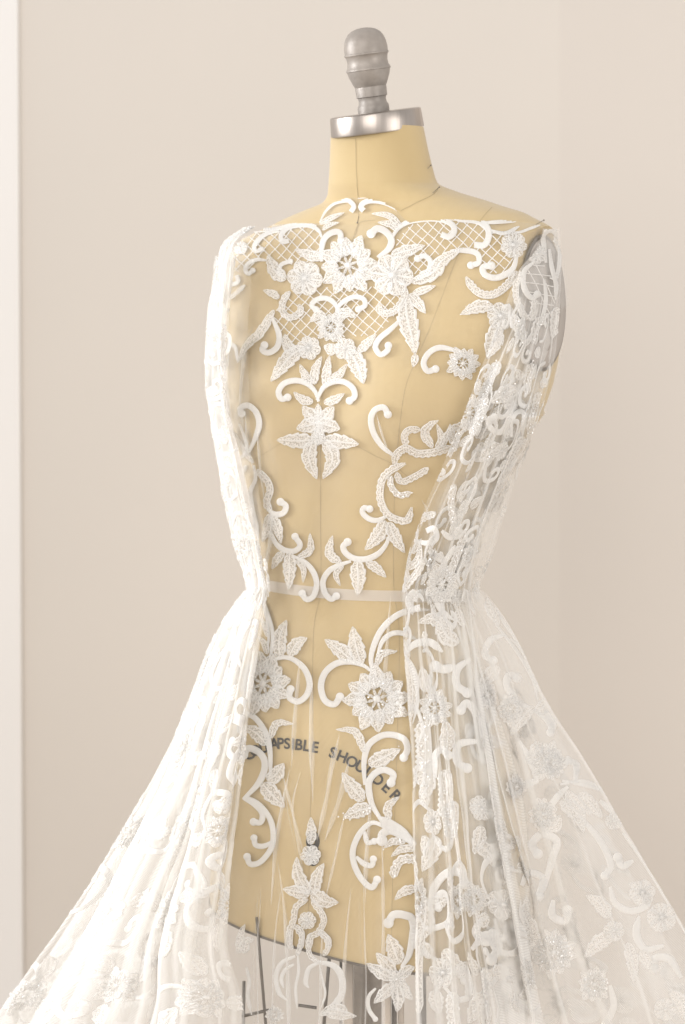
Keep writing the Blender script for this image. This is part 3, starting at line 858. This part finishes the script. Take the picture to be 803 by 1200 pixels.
# --- gathered drapes and skirt panels ------------------------------------------------
def build_sheet(name, rails, folds, mtl, nt=120, nv=180, clear=7.0, seed=0, body_clear=True, fold_fn=None, label=None, gather=None):
    """rails: (row, inner x, inner d, outer x, outer d); folds: list of (count, phase, amplitude in depth, amplitude sideways)
    gather(row) scales the fold depth"""
    rl = np.array(rails, float); y0, y1 = rl[0, 0], rl[-1, 0]; rnd = random.Random(seed)
    pos = np.zeros((nv + 1, nt + 1, 3)); ph = [rnd.uniform(0, 6) for _ in range(12)]
    for i in range(nv + 1):
        y = y0 + (y1 - y0) * i / nv; v = i / nv
        xi, di, xo, do = (float(pch(rl[:, 0], rl[:, k], y)) for k in (1, 2, 3, 4))
        g = gather(y) if gather else 1
        for j in range(nt + 1):
            t = j / nt; x = xi + (xo - xi) * t; d = do + (di - do) * math.cos(t * math.pi / 2) ** 1.1
            dd = dx = 0
            for q, (kf, p0, ad, ax) in enumerate(folds):
                a = 2 * math.pi * (kf * t + .35 * math.sin(t * 5 + ph[q])) + p0 + .8 * math.sin(v * 3.1 + ph[q + 3])
                sh = math.sin(a) + .28 * math.sin(2 * a + ph[q + 5] + v)
                dd += ad * g * (1 + sh) * min(1, t * 6); dx += ax * g * math.cos(a) * min(1, 6 * t, 6 * (1 - t))
            dx += .8 * math.sin(y * .035 + t * 7 + ph[8]) + .25 * math.sin(y * .11 + t * 3 + ph[9])
            x += dx
            if body_clear:
                p, no = hit(BV_G, x, y)
                if p is not None:
                    d = max(d, -p.y * 1000 + clear - 3)
            w3 = pt(x, y, d + dd); pos[i, j] = w3
    V = pos.reshape(-1, 3); F = []; uvs = []
    W = nt + 1
    for i in range(nv + 1):
        for j in range(nt + 1): uvs.append((j * 2.0, i * 2.0))
    F = [(i * W + j, i * W + j + 1, (i + 1) * W + j + 1, (i + 1) * W + j) for i in range(nv) for j in range(nt)]
    o = G(link(name, V, F, mtl, uvs=uvs))
    if label: o['label'] = label
    bv = BVHTree.FromPolygons([Vector(v) for v in V], F)
    du = np.gradient(pos, axis=1); dv = np.gradient(pos, axis=0); nrm = np.cross(du, dv); nrm /= np.maximum(np.linalg.norm(nrm, axis=2), 1e-9)[:, :, None]
    tocam = np.array(CAM) - pos; sg = np.sign((nrm * tocam).sum()) ; nrm *= sg
    # cloth coordinates: how wide the cloth is once the folds are pulled flat
    wid = np.linalg.norm(np.diff(pos, axis=1), axis=2).sum(1) * 1000; hgt = np.linalg.norm(np.diff(pos[:, nt // 2], axis=0), axis=1).sum() * 1000
    return dict(o=o, bv=bv, pos=pos, n=nrm, W=float(wid.mean()), wid=wid, H=hgt, nt=nt, nv=nv)
def map_cloth(S, Wc):
    pos, nr = S['pos'], S['n']; nt, nv = S['nt'], S['nv']
    def f(s, v):
        fv = v / S['H'] * nv
        if fv < 0 or fv >= nv: return None, None
        i = int(fv); a = fv - i
        fs = s / Wc * nt
        if fs < 0 or fs >= nt: return None, None
        j = int(fs); b = fs - j
        p = (pos[i, j] * (1 - b) + pos[i, j + 1] * b) * (1 - a) + (pos[i + 1, j] * (1 - b) + pos[i + 1, j + 1] * b) * a
        n = nr[i, j]
        return Vector(p), Vector(n)
    return f
def scatter_lace(S, Wc, sp, seed, side=1, dens=1.0, vmin=0, vmax=None, back=False):
    """the all-over embroidery: sprays of a flower, scrolls and leaves in staggered rows"""
    rnd = random.Random(seed); st = random.getstate(); random.seed(seed)
    mp = map_cloth(S, Wc); par = S['o']; H = vmax or S['H']
    nrow = int((H - vmin) / sp) + 2
    for r in range(nrow):
        nc = int(Wc / sp) + 1
        for c in range(nc + 1):
            x = (c + (.5 if r % 2 else 0)) * sp + rnd.uniform(-7, 7); y = vmin + r * sp + rnd.uniform(-7, 7)
            if rnd.random() > dens: continue
            k = rnd.random(); a0 = rnd.uniform(0, 6.28); fl = rnd.choice((-1, 1)); Rr = sp * rnd.uniform(.2, .27)
            def pol(a, q): return (x + math.cos(a) * q, y + math.sin(a) * q)
            if k < .5: lay(aster((x, y), Rr, 10, rot=a0), mp, 'lace_flower', par, lift=.6); SEQ.append(([(x, y)], Rr, mp, 3))
            elif k < .8: lay(blossom((x, y), Rr * .8, 6, rot=a0), mp, 'lace_blossom', par, lift=.6)
            for q in range(2):
                a = a0 + q * 3.1 + rnd.uniform(-.3, .3); b = Rr * .9
                pts = [pol(a - .3 * fl, b * .8), pol(a + .25 * fl, b * 1.9), pol(a + .8 * fl, b * 2.7), pol(a + 1.25 * fl, b * 2.55), pol(a + 1.45 * fl, b * 2.05), pol(a + 1.28 * fl, b * 1.65), pol(a + 1.02 * fl, b * 1.85)]
                lay(scroll(pts, sp * .082, step=2), mp, 'lace_scroll', par)
            for q in range(3):
                a = a0 + 1.0 + q * 2.0 + rnd.uniform(-.3, .3); b = Rr
                lay(leaf([pol(a, b), pol(a + .12 * fl, b * 1.6), pol(a + .28 * fl, b * 2.25)], sp * .19, 4, step=1.6), mp, 'lace_leaf', par)
    random.setstate(st)

gat_up = lambda y: 1.0
# side drape on the window side, shoulder to waist
S1 = build_sheet('side_drape', [(266, 300, 30, 288, -10), (285, 276, 40, 262, -30), (320, 268, 60, 252, -40), (370, 265, 80, 243, -45), (430, 264, 90, 241, -45), (480, 268, 100, 245, -40),
     (540, 282, 100, 254, -30), (600, 296, 92, 266, -20), (650, 307, 88, 278, -5), (690, 311, 88, 290, 5), (704, 312, 88, 291, 5)],
     [(2.6, .4, 4, 5), (5.3, 2, 1.5, 1)], M['tulle_drape'], seed=3, gather=lambda y: min(1, (y - 262) / 170), label='brightly lit lace drape on the window side')
S1b = build_sheet('side_drape', [(300, 276, 20, 254, -70), (370, 268, 20, 245, -80), (430, 266, 20, 243, -80), (520, 272, 20, 252, -70), (600, 284, 20, 267, -50), (690, 302, 30, 290, -20), (704, 303, 30, 291, -20)],
     [(1.6, 1.4, 4, 3)], M['tulle_drape'], seed=5, nt=60)
scatter_lace(S1, 110, 64, 11)
S1c = build_sheet('side_drape', [(290, 296, 60, 262, -10), (340, 294, 80, 256, -10), (420, 290, 95, 250, -20), (480, 292, 100, 252, -20), (560, 302, 100, 262, -10), (640, 312, 95, 278, 0), (700, 318, 92, 292, 5)],
     [(2.2, 2.4, 2.5, 3)], M['tulle'], seed=4, nt=80, clear=9)
scatter_lace(S1c, 80, 66, 13, dens=.55, vmin=120)
scatter_lace(S1b, 110, 60, 12)
# drape over the arm plate, shoulder to waist
gr = lambda y: min(1, (y - 255) / 260) * (1 if y < 620 else max(.55, 1 - (y - 620) / 160))
S2 = build_sheet('side_drape', [(268, 636, 42, 656, 30), (290, 628, 60, 657, 20), (320, 606, 112, 658, 40), (360, 592, 126, 657, 55), (400, 578, 134, 653, 60), (440, 560, 138, 645, 60), (480, 545, 136, 634, 55),
     (540, 522, 126, 614, 45), (600, 496, 112, 592, 35), (650, 478, 104, 576, 25), (690, 471, 100, 563, 20), (706, 470, 100, 562, 20)],
     [(3.1, 1.0, 5.5, 3.0)], M['tulle_drape'], nt=160, seed=8, gather=gr, clear=13, label='gathered lace drape hanging over the grey arm plate')
M2 = map_view(S2['bv'])
draw('''
T7 S 28 500,340;488,240;486,175;530,150;568,190;550,225
T7 N 26 520,260;535,370;560,470;556,560
T7 N 22 575,220;580,330;560,430;520,430
T7 F 60 445,290 6
T7 S 32 430,335;372,395;372,490;415,548;450,525
T7 Z 38 345,390;325,500;342,590;392,675
T7 Z 46 440,560;430,640;400,680
T7 N 24 490,440;500,560;480,660;450,740
T7 L 70 560,600;560,690;535,790 4
T7 L 64 300,640;340,720;380,830 4 6
T7 Z 50 470,660;440,740;430,820 1 8
T8 L 86 410,-70;400,10;358,95 4
T8 Z 44 415,130;390,210;355,300 1 6
T8 L 66 430,120;390,180;340,235 3
T8 L 100 530,275;460,310;378,360 4 4
T8 S 34 505,320;485,450;440,530;385,520;362,465;398,445
T8 Z 60 355,320;315,440;268,560 1 14
T8 L 92 440,610;390,640;308,705 4 4
T8 N 26 500,560;500,480;530,420;572,430;560,560
T8 Z 52 620,130;600,220;590,310 1 8
T8 L 44 540,230;545,190;520,165 2
T8 Z 46 660,300;635,420;600,540 1 14
T8 Z 46 570,560;500,680;450,790
T8 A 120 250,420 .9 10
T6 S 33 575,305;510,270;492,215;520,175;572,195
T6 S 33 470,440;560,460;610,430;596,372;552,388
T6 L 44 435,615;500,560;520,460 0
T6 Z 50 430,445;450,380;520,312;610,280
T6 Z 48 400,745;445,690;500,620;530,545
T6 S 30 440,640;400,680;415,730
T6 S 36 640,385;690,425;740,385
T6 N 30 560,500;600,540;660,560;720,470
T6 N 30 660,560;640,650;560,700
T6 Z 50 785,390;725,560;690,650 1 12
T6 Z 44 720,110;700,230;720,360 1 8
T6 A 130 640,700 .7 8
T6 S 36 600,130;590,60;640,40
''', M2, S2['o'])
net([(606, 318), (632, 300), (650, 330), (652, 395), (640, 372), (618, 352)], 'lattice_net', S2['o'], M2, a1=64, a2=8, sp=11)
scatter_lace(S2, 210, 70, 21, dens=.8, vmin=130)
S2b = build_sheet('side_drape', [(440, 572, 80, 640, 10), (540, 535, 80, 608, 10), (640, 500, 80, 574, 0), (690, 486, 80, 560, 0), (700, 486, 80, 560, 0)],
     [(3.1, 2.0, 4, 5)], M['tulle_drape'], nt=80, seed=9, gather=gr, clear=4)
scatter_lace(S2b, 150, 70, 22, dens=.6)

# skirt on the window side: two layers that fall away from the waist
gs = lambda y: .25 + .75 * min(1, (y - 690) / 300)
LO = [(700, 274), (754, 247), (800, 229), (865, 202), (930, 168), (970, 146), (1030, 108), (1101, 62), (1179, 6), (1300, -80)]
def rail(lo, inner):
    out = []
    for (y, xo), (xi, di, do) in zip(lo, inner): out.append((y, xi, di, xo, do))
    return out
S3 = build_sheet('skirt_panel', [(688, 312, 92, 290, 5), (710, 311, 96, 272, 0), (754, 305, 106, 247, -10), (800, 298, 122, 229, -15), (865, 288, 134, 202, -15), (930, 281, 142, 169, -10), (970, 277, 146, 146, -5), (1030, 270, 150, 108, 0),
     (1101, 266, 152, 60, 5), (1179, 286, 156, 4, 10), (1300, 292, 165, -82, 10)],
     [(3.4, .9, 9, 7), (7.1, 2, 2.5, 2)], M['tulle_skirt'], nt=170, nv=200, seed=14, gather=gs, clear=8, label='brightly lit skirt panel on the window side')
scatter_lace(S3, 250, 92, 31)
S3b = build_sheet('skirt_panel', [(690, 306, 40, 292, -20), (754, 290, 40, 250, -50), (865, 268, 30, 206, -90), (970, 250, 20, 152, -120), (1101, 235, 20, 70, -150), (1179, 230, 20, 14, -170), (1300, 225, 20, -70, -190)],
     [(2.6, 2.2, 9, 8)], M['tulle_skirt'], nt=110, nv=140, seed=15, gather=gs, clear=6)
scatter_lace(S3b, 200, 100, 32, dens=.9)
S3c = build_sheet('skirt_panel', [(690, 310, 60, 292, -10), (754, 300, 70, 251, -30), (865, 280, 70, 205, -50), (970, 264, 70, 150, -70), (1101, 250, 70, 68, -80), (1179, 250, 70, 12, -90), (1300, 250, 70, -74, -100)],
     [(4.4, .6, 8, 6)], M['tulle_skirt'], nt=140, nv=140, seed=16, gather=gs, clear=7)
# skirt, room side, front pleats
S4 = build_sheet('skirt_panel', [(690, 471, 108, 552, 60), (740, 472, 116, 560, 62), (800, 477, 130, 568, 66), (900, 483, 142, 582, 72), (1000, 486, 150, 600, 76), (1100, 487, 155, 618, 80), (1210, 488, 160, 640, 84), (1300, 489, 165, 655, 88)],
     [(2.7, .2, 8, 6), (5.5, 1, 2, 1.5)], M['tulle_skirt'], nt=150, nv=200, seed=18, gather=gs, clear=9, label='upright pleats beside the bare front of the form')
M4 = map_view(S4['bv'])
draw('''
B N 20 165,-30;168,40;200,105;245,140
B S 22 190,40;130,30;88,60;95,98;128,95
B L 44 215,170;170,135;118,148 3
B N 26 75,252;110,222;160,216;205,250
B K 12 70,250;105,330;118,420;100,500
B L 44 80,270;100,370;92,490 0
B S 30 250,300;210,310;178,300
B L 46 150,390;140,340;130,300 2
B A 66 178,445 .8
B S 27 300,275;256,310;254,365;290,392
B S 26 345,640;332,530;318,460;288,428;268,452
B S 26 340,560;262,572;254,630;290,655
B L 56 215,600;222,540;212,486 3 8
B Z 62 138,490;146,600;138,720 1 24
B L 50 130,760;160,700;150,640 4
B S 24 180,690;176,620;200,590;225,610
B Z 56 215,660;222,740;216,830 1 20
B F 36 330,785 6
B L 60 260,220;215,190;190,110 4
C F 33 228,45 6
C L 40 225,90;220,130;205,170 3 4
C L 44 215,140;250,170;262,208 3
C Z 36 150,20;150,80;140,130 1 10
C S 23 80,330;95,265;130,225;170,225;180,255
C L 54 60,410;70,340;70,290 4
C Z 34 60,380;50,480;52,620
C L 50 100,120;90,160;60,220 4
C S 24 230,350;212,390;240,420;262,400
C S 24 200,440;240,400;275,430;255,470
C S 24 100,560;130,505;180,510;196,560
C Z 40 150,560;150,610;160,690 1 8
C L 50 240,560;215,600;190,650 4
C A 46 205,300 .8
C N 26 270,520;240,560;235,640
C L 46 120,440;150,480;190,500 3
''', M4, S4['o'])
scatter_lace(S4, 220, 84, 41, dens=.6, vmin=0)
# skirt, room side, the sheer sweep behind
S5 = build_sheet('skirt_panel', [(690, 520, 60, 563, 18), (730, 530, 62, 594, 10), (791, 545, 66, 627, 0), (815, 550, 66, 638, -2), (912, 566, 70, 698, -10), (959, 572, 70, 726, -14), (1034, 580, 70, 770, -20), (1083, 588, 70, 799, -24), (1200, 600, 70, 868, -30), (1300, 612, 70, 930, -34)],
     [(2.4, 2.6, 6, 5), (5.1, 1, 2, 1)], M['tulle_skirt'], nt=160, nv=200, seed=23, gather=gs, clear=5, label='sheer sweep of skirt in front of the pale wall')
M5 = map_view(S5['bv'])
draw('''
B K 14 372,20;402,120;472,222;538,325;556,400;636,492;688,582;738,680
B K 12 385,150;422,195;472,262;520,350;536,420
B S 26 505,445;470,425;428,372;436,332;464,340
B S 22 560,450;590,500;580,530
B A 56 440,450 .8
B A 52 590,640 .8
B S 22 665,700;672,645;640,628
B K 15 612,712;700,702;778,750;820,830
B L 46 520,440;480,480;440,540 4
B S 24 470,560;505,620;532,690;500,712
B L 44 540,560;520,610;480,640 3
B A 50 360,400 .7
B L 50 400,300;360,340;330,380 3
B S 24 420,190;370,210;350,260;380,280
B L 44 360,60;380,110;400,160 3
B A 44 460,720 .8
B N 24 640,720;600,760;560,820
B L 46 680,740;720,780;760,830 4
C S 22 402,275;425,190;440,135;398,115;370,145;386,170
C S 19 500,60;560,130;592,200;576,232
C S 20 560,20;610,60;628,90
C S 20 655,190;625,205;612,180
C F 38 680,280 6
C F 42 735,350 5
C F 30 600,388 6
C L 44 600,400;560,420;518,462 4 4
C L 42 590,350;560,310;522,288 3
C S 20 590,262;605,310;650,332;695,315;690,290
C S 22 790,520;760,470;720,465;715,495
C N 22 740,430;690,440;665,400;672,345
C L 36 640,420;655,480;656,535 3
C L 36 680,440;700,480;740,490 3
C A 66 430,450 .9 26
C A 50 545,540 .9 14
C S 20 590,540;600,600;580,650
C S 22 430,300;428,345;462,360;470,330
C K 12 625,110;690,200;745,290;792,368;830,440
C L 44 450,20;500,60;515,110 4
C L 50 380,60;430,90;450,60 4
C A 48 400,60 .8
C F 32 745,610 5
C L 40 760,560;790,590;800,640 3
C S 20 340,260;360,225;400,240;390,290
C L 46 340,330;370,400;380,480 4
W K 16 -10,190;40,240;90,330;125,440
W S 22 95,520;150,560;180,600
W L 60 110,540;170,480;180,440 3
W S 24 300,860;290,770;250,765
W K 22 230,850;330,870;430,900;500,990;510,1060
W F 40 470,1040 5
W A 90 160,760 .9
W L 60 250,900;300,960;370,1010 4
''', M5, S5['o'])
S5b = build_sheet('skirt_panel', [(690, 500, 50, 560, -20), (791, 520, 40, 618, -60), (912, 540, 30, 680, -90), (1034, 560, 20, 745, -120), (1200, 585, 10, 830, -150), (1300, 600, 10, 880, -160)],
     [(3.2, 1.6, 8, 7)], M['tulle_skirt'], nt=110, nv=140, seed=24, gather=gs, clear=3)
scatter_lace(S5b, 300, 96, 51, dens=.45)

# sharp fold lines of the gathered cloth: it lies doubled along them
def pleats(S, ts, wds, seed, v0=.0, mtl='tulle_skirt', grow=1.0):
    rn = random.Random(seed); mp = map_cloth(S, 100.0)
    for t_ in ts:
        a, b = rn.uniform(0, 6), rn.uniform(0, 6); vs = np.arange(S['H'] * v0 + 1, S['H'] - 2, 6.0); wd = rn.uniform(*wds)
        sc = 100.0 / (S['wid'][np.clip((vs / S['H'] * S['nv']).astype(int), 0, S['nv'])])
        x = 100 * t_ + 1.6 * np.sin(vs * .012 + a) + .7 * np.sin(vs * .031 + b)
        for q in range(2):
            mo = Motif(); c = np.stack([x, vs], 1); k = np.clip((vs - vs[0]) / 80, .3, 1) * (1 + (grow - 1) * (vs / S['H']))
            half = sc * wd / 2 * k * (1 - .4 * q) * (1 + .2 * np.sin(vs * .04 + b))
            mo.strip(c, list(half), (-1, -.3, .6, 1), (.3, 1, .7, .2), (0, 0, 0), 1.0)
            mo.h = [.5 + q * .5] * len(mo.v)
            lay(mo, mp, 'tulle_tuck', S['o'], lift=.6, mats=[M[mtl]])
pleats(S1, (.25, .55, .8), (3, 6), 1, mtl='tulle_drape')
pleats(S2, (.05, .2, .34, .5, .64, .8, .93), (3, 7), 2, v0=.18, mtl='tulle_drape')
pleats(S3, (.03, .12, .22, .33, .45, .55, .68, .8, .92), (4, 9), 3, grow=2.0)
pleats(S4, (.02, .17, .3, .46, .62, .78, .93), (4, 8), 4, grow=1.6)
pleats(S5, (.08, .22, .4, .62, .985), (4, 8), 5, grow=1.5)

# sequins and seed beads caught in the embroidery
V, F = [], []
rs = random.Random(5)
def bead(p, n, r):
    b = len(V); a = n.orthogonal().normalized(); c = n.cross(a)
    V.extend([p + n * r * .8] + [p + (a * math.cos(k * 1.2566) + c * math.sin(k * 1.2566)) * r for k in range(5)])
    for k in range(5): F.append((b, b + 1 + k, b + 1 + (k + 1) % 5))
for pts, wd, mp, cnt in SEQ:
    c = np.array(pts) if len(pts) == 1 else resample(crom(pts), 2)[0]
    for _ in range(cnt * 2):
        q = c[rs.randrange(len(c))]; rr = wd * (.8 if len(pts) == 1 else .38) * math.sqrt(rs.random()); a = rs.uniform(0, 6.28)
        p, no = mp(q[0] + rr * math.cos(a), q[1] + rr * math.sin(a))
        if p is None: continue
        nn = (no + Vector((rs.uniform(-.5, .5), rs.uniform(-.5, .5), rs.uniform(-.5, .5)))).normalized()
        bead(p + no * .0016, nn, rs.uniform(.0006, .0012))
o = G(link('sequins', V, F, M['bead'], smooth=False)); o['kind'] = 'stuff'
for nm, (V, F, uvs, mi, par) in EXTRA.items():
    o = root_child2(link('lace_sprigs', V, F, LACE, uvs=uvs, midx=mi), par); o['kind'] = 'stuff'

# ---------------------------------------------------------------- waist tape and pins
tp = empty('waist_tape', pt(420, 690, 90), 'narrow translucent white ribbon tied level around the waist beneath the lace', 'ribbon')
V, F = [], []
c, s, L = resample(crom([(300, 682), (310, 685), (350, 691.5), (400, 696), (435, 697.5), (470, 698), (505, 697), (536, 693)]), 3); K = 0
for q in c:
    row = [hit(BV_BODY, q[0], q[1] + o_) for o_ in (-6.4, -2, 2, 6.4)]
    if any(p is None for p, no in row): continue
    V += [p + no * .0018 for p, no in row]; K += 1
F = [(i * 4 + k, i * 4 + k + 1, i * 4 + 5 + k, i * 4 + 4 + k) for i in range(K - 1) for k in range(3)]
root_child(link('ribbon', V, F, M['tape']), tp)
for (x, y, lx, ly, lab) in ((421, 263, 421, 254, 'steel pin at the centre of the neckline, holding the scalloped lace edge'), (636, 262, 628, 264, 'steel pin at the shoulder tip above the arm plate'),
                     (509.5, 186, 508, 196, 'steel pin standing in the side of the cream neck'), (514, 223, 507, 227, 'steel pin at the foot of the neck where the shoulder seam starts')):
    p, no = hit(BV_G if y > 230 else BV_BODY, x, y)
    q, nq = hit(BV_G if y > 230 else BV_BODY, lx, ly)
    if p is None: p, no = hit(BV_BODY, x - 4, y + 4)
    if p is None: p, no = hit(BV_BODY, x - 8, y + 9)
    if q is None: q, nq = p + Vector((-.006, 0, -.008)), no
    r = empty('dressmaker_pin', p, lab, 'pin', 'pins in the dress form')
    tube('pin_shaft', [p + no * .004, q + nq * .001], .0003, M['pin'], seg=6, parent=r)
    V2, F2 = [], []
    for i in range(5):
        th = math.pi * i / 4
        for k in range(8): V2.append(p + no * .004 + Vector((math.sin(th) * math.cos(k * .7854), math.sin(th) * math.sin(k * .7854), math.cos(th))) * .0011)
    for i in range(4):
        for k in range(8): F2.append((i * 8 + k, i * 8 + (k + 1) % 8, (i + 1) * 8 + (k + 1) % 8, (i + 1) * 8 + k))
    root_child(link('pin_head', V2, F2, M['pin']), r)
print('COUNTS', COUNT, 'tris~', sum(len(o.data.polygons) for o in bpy.data.objects if o.type == 'MESH') * 2)
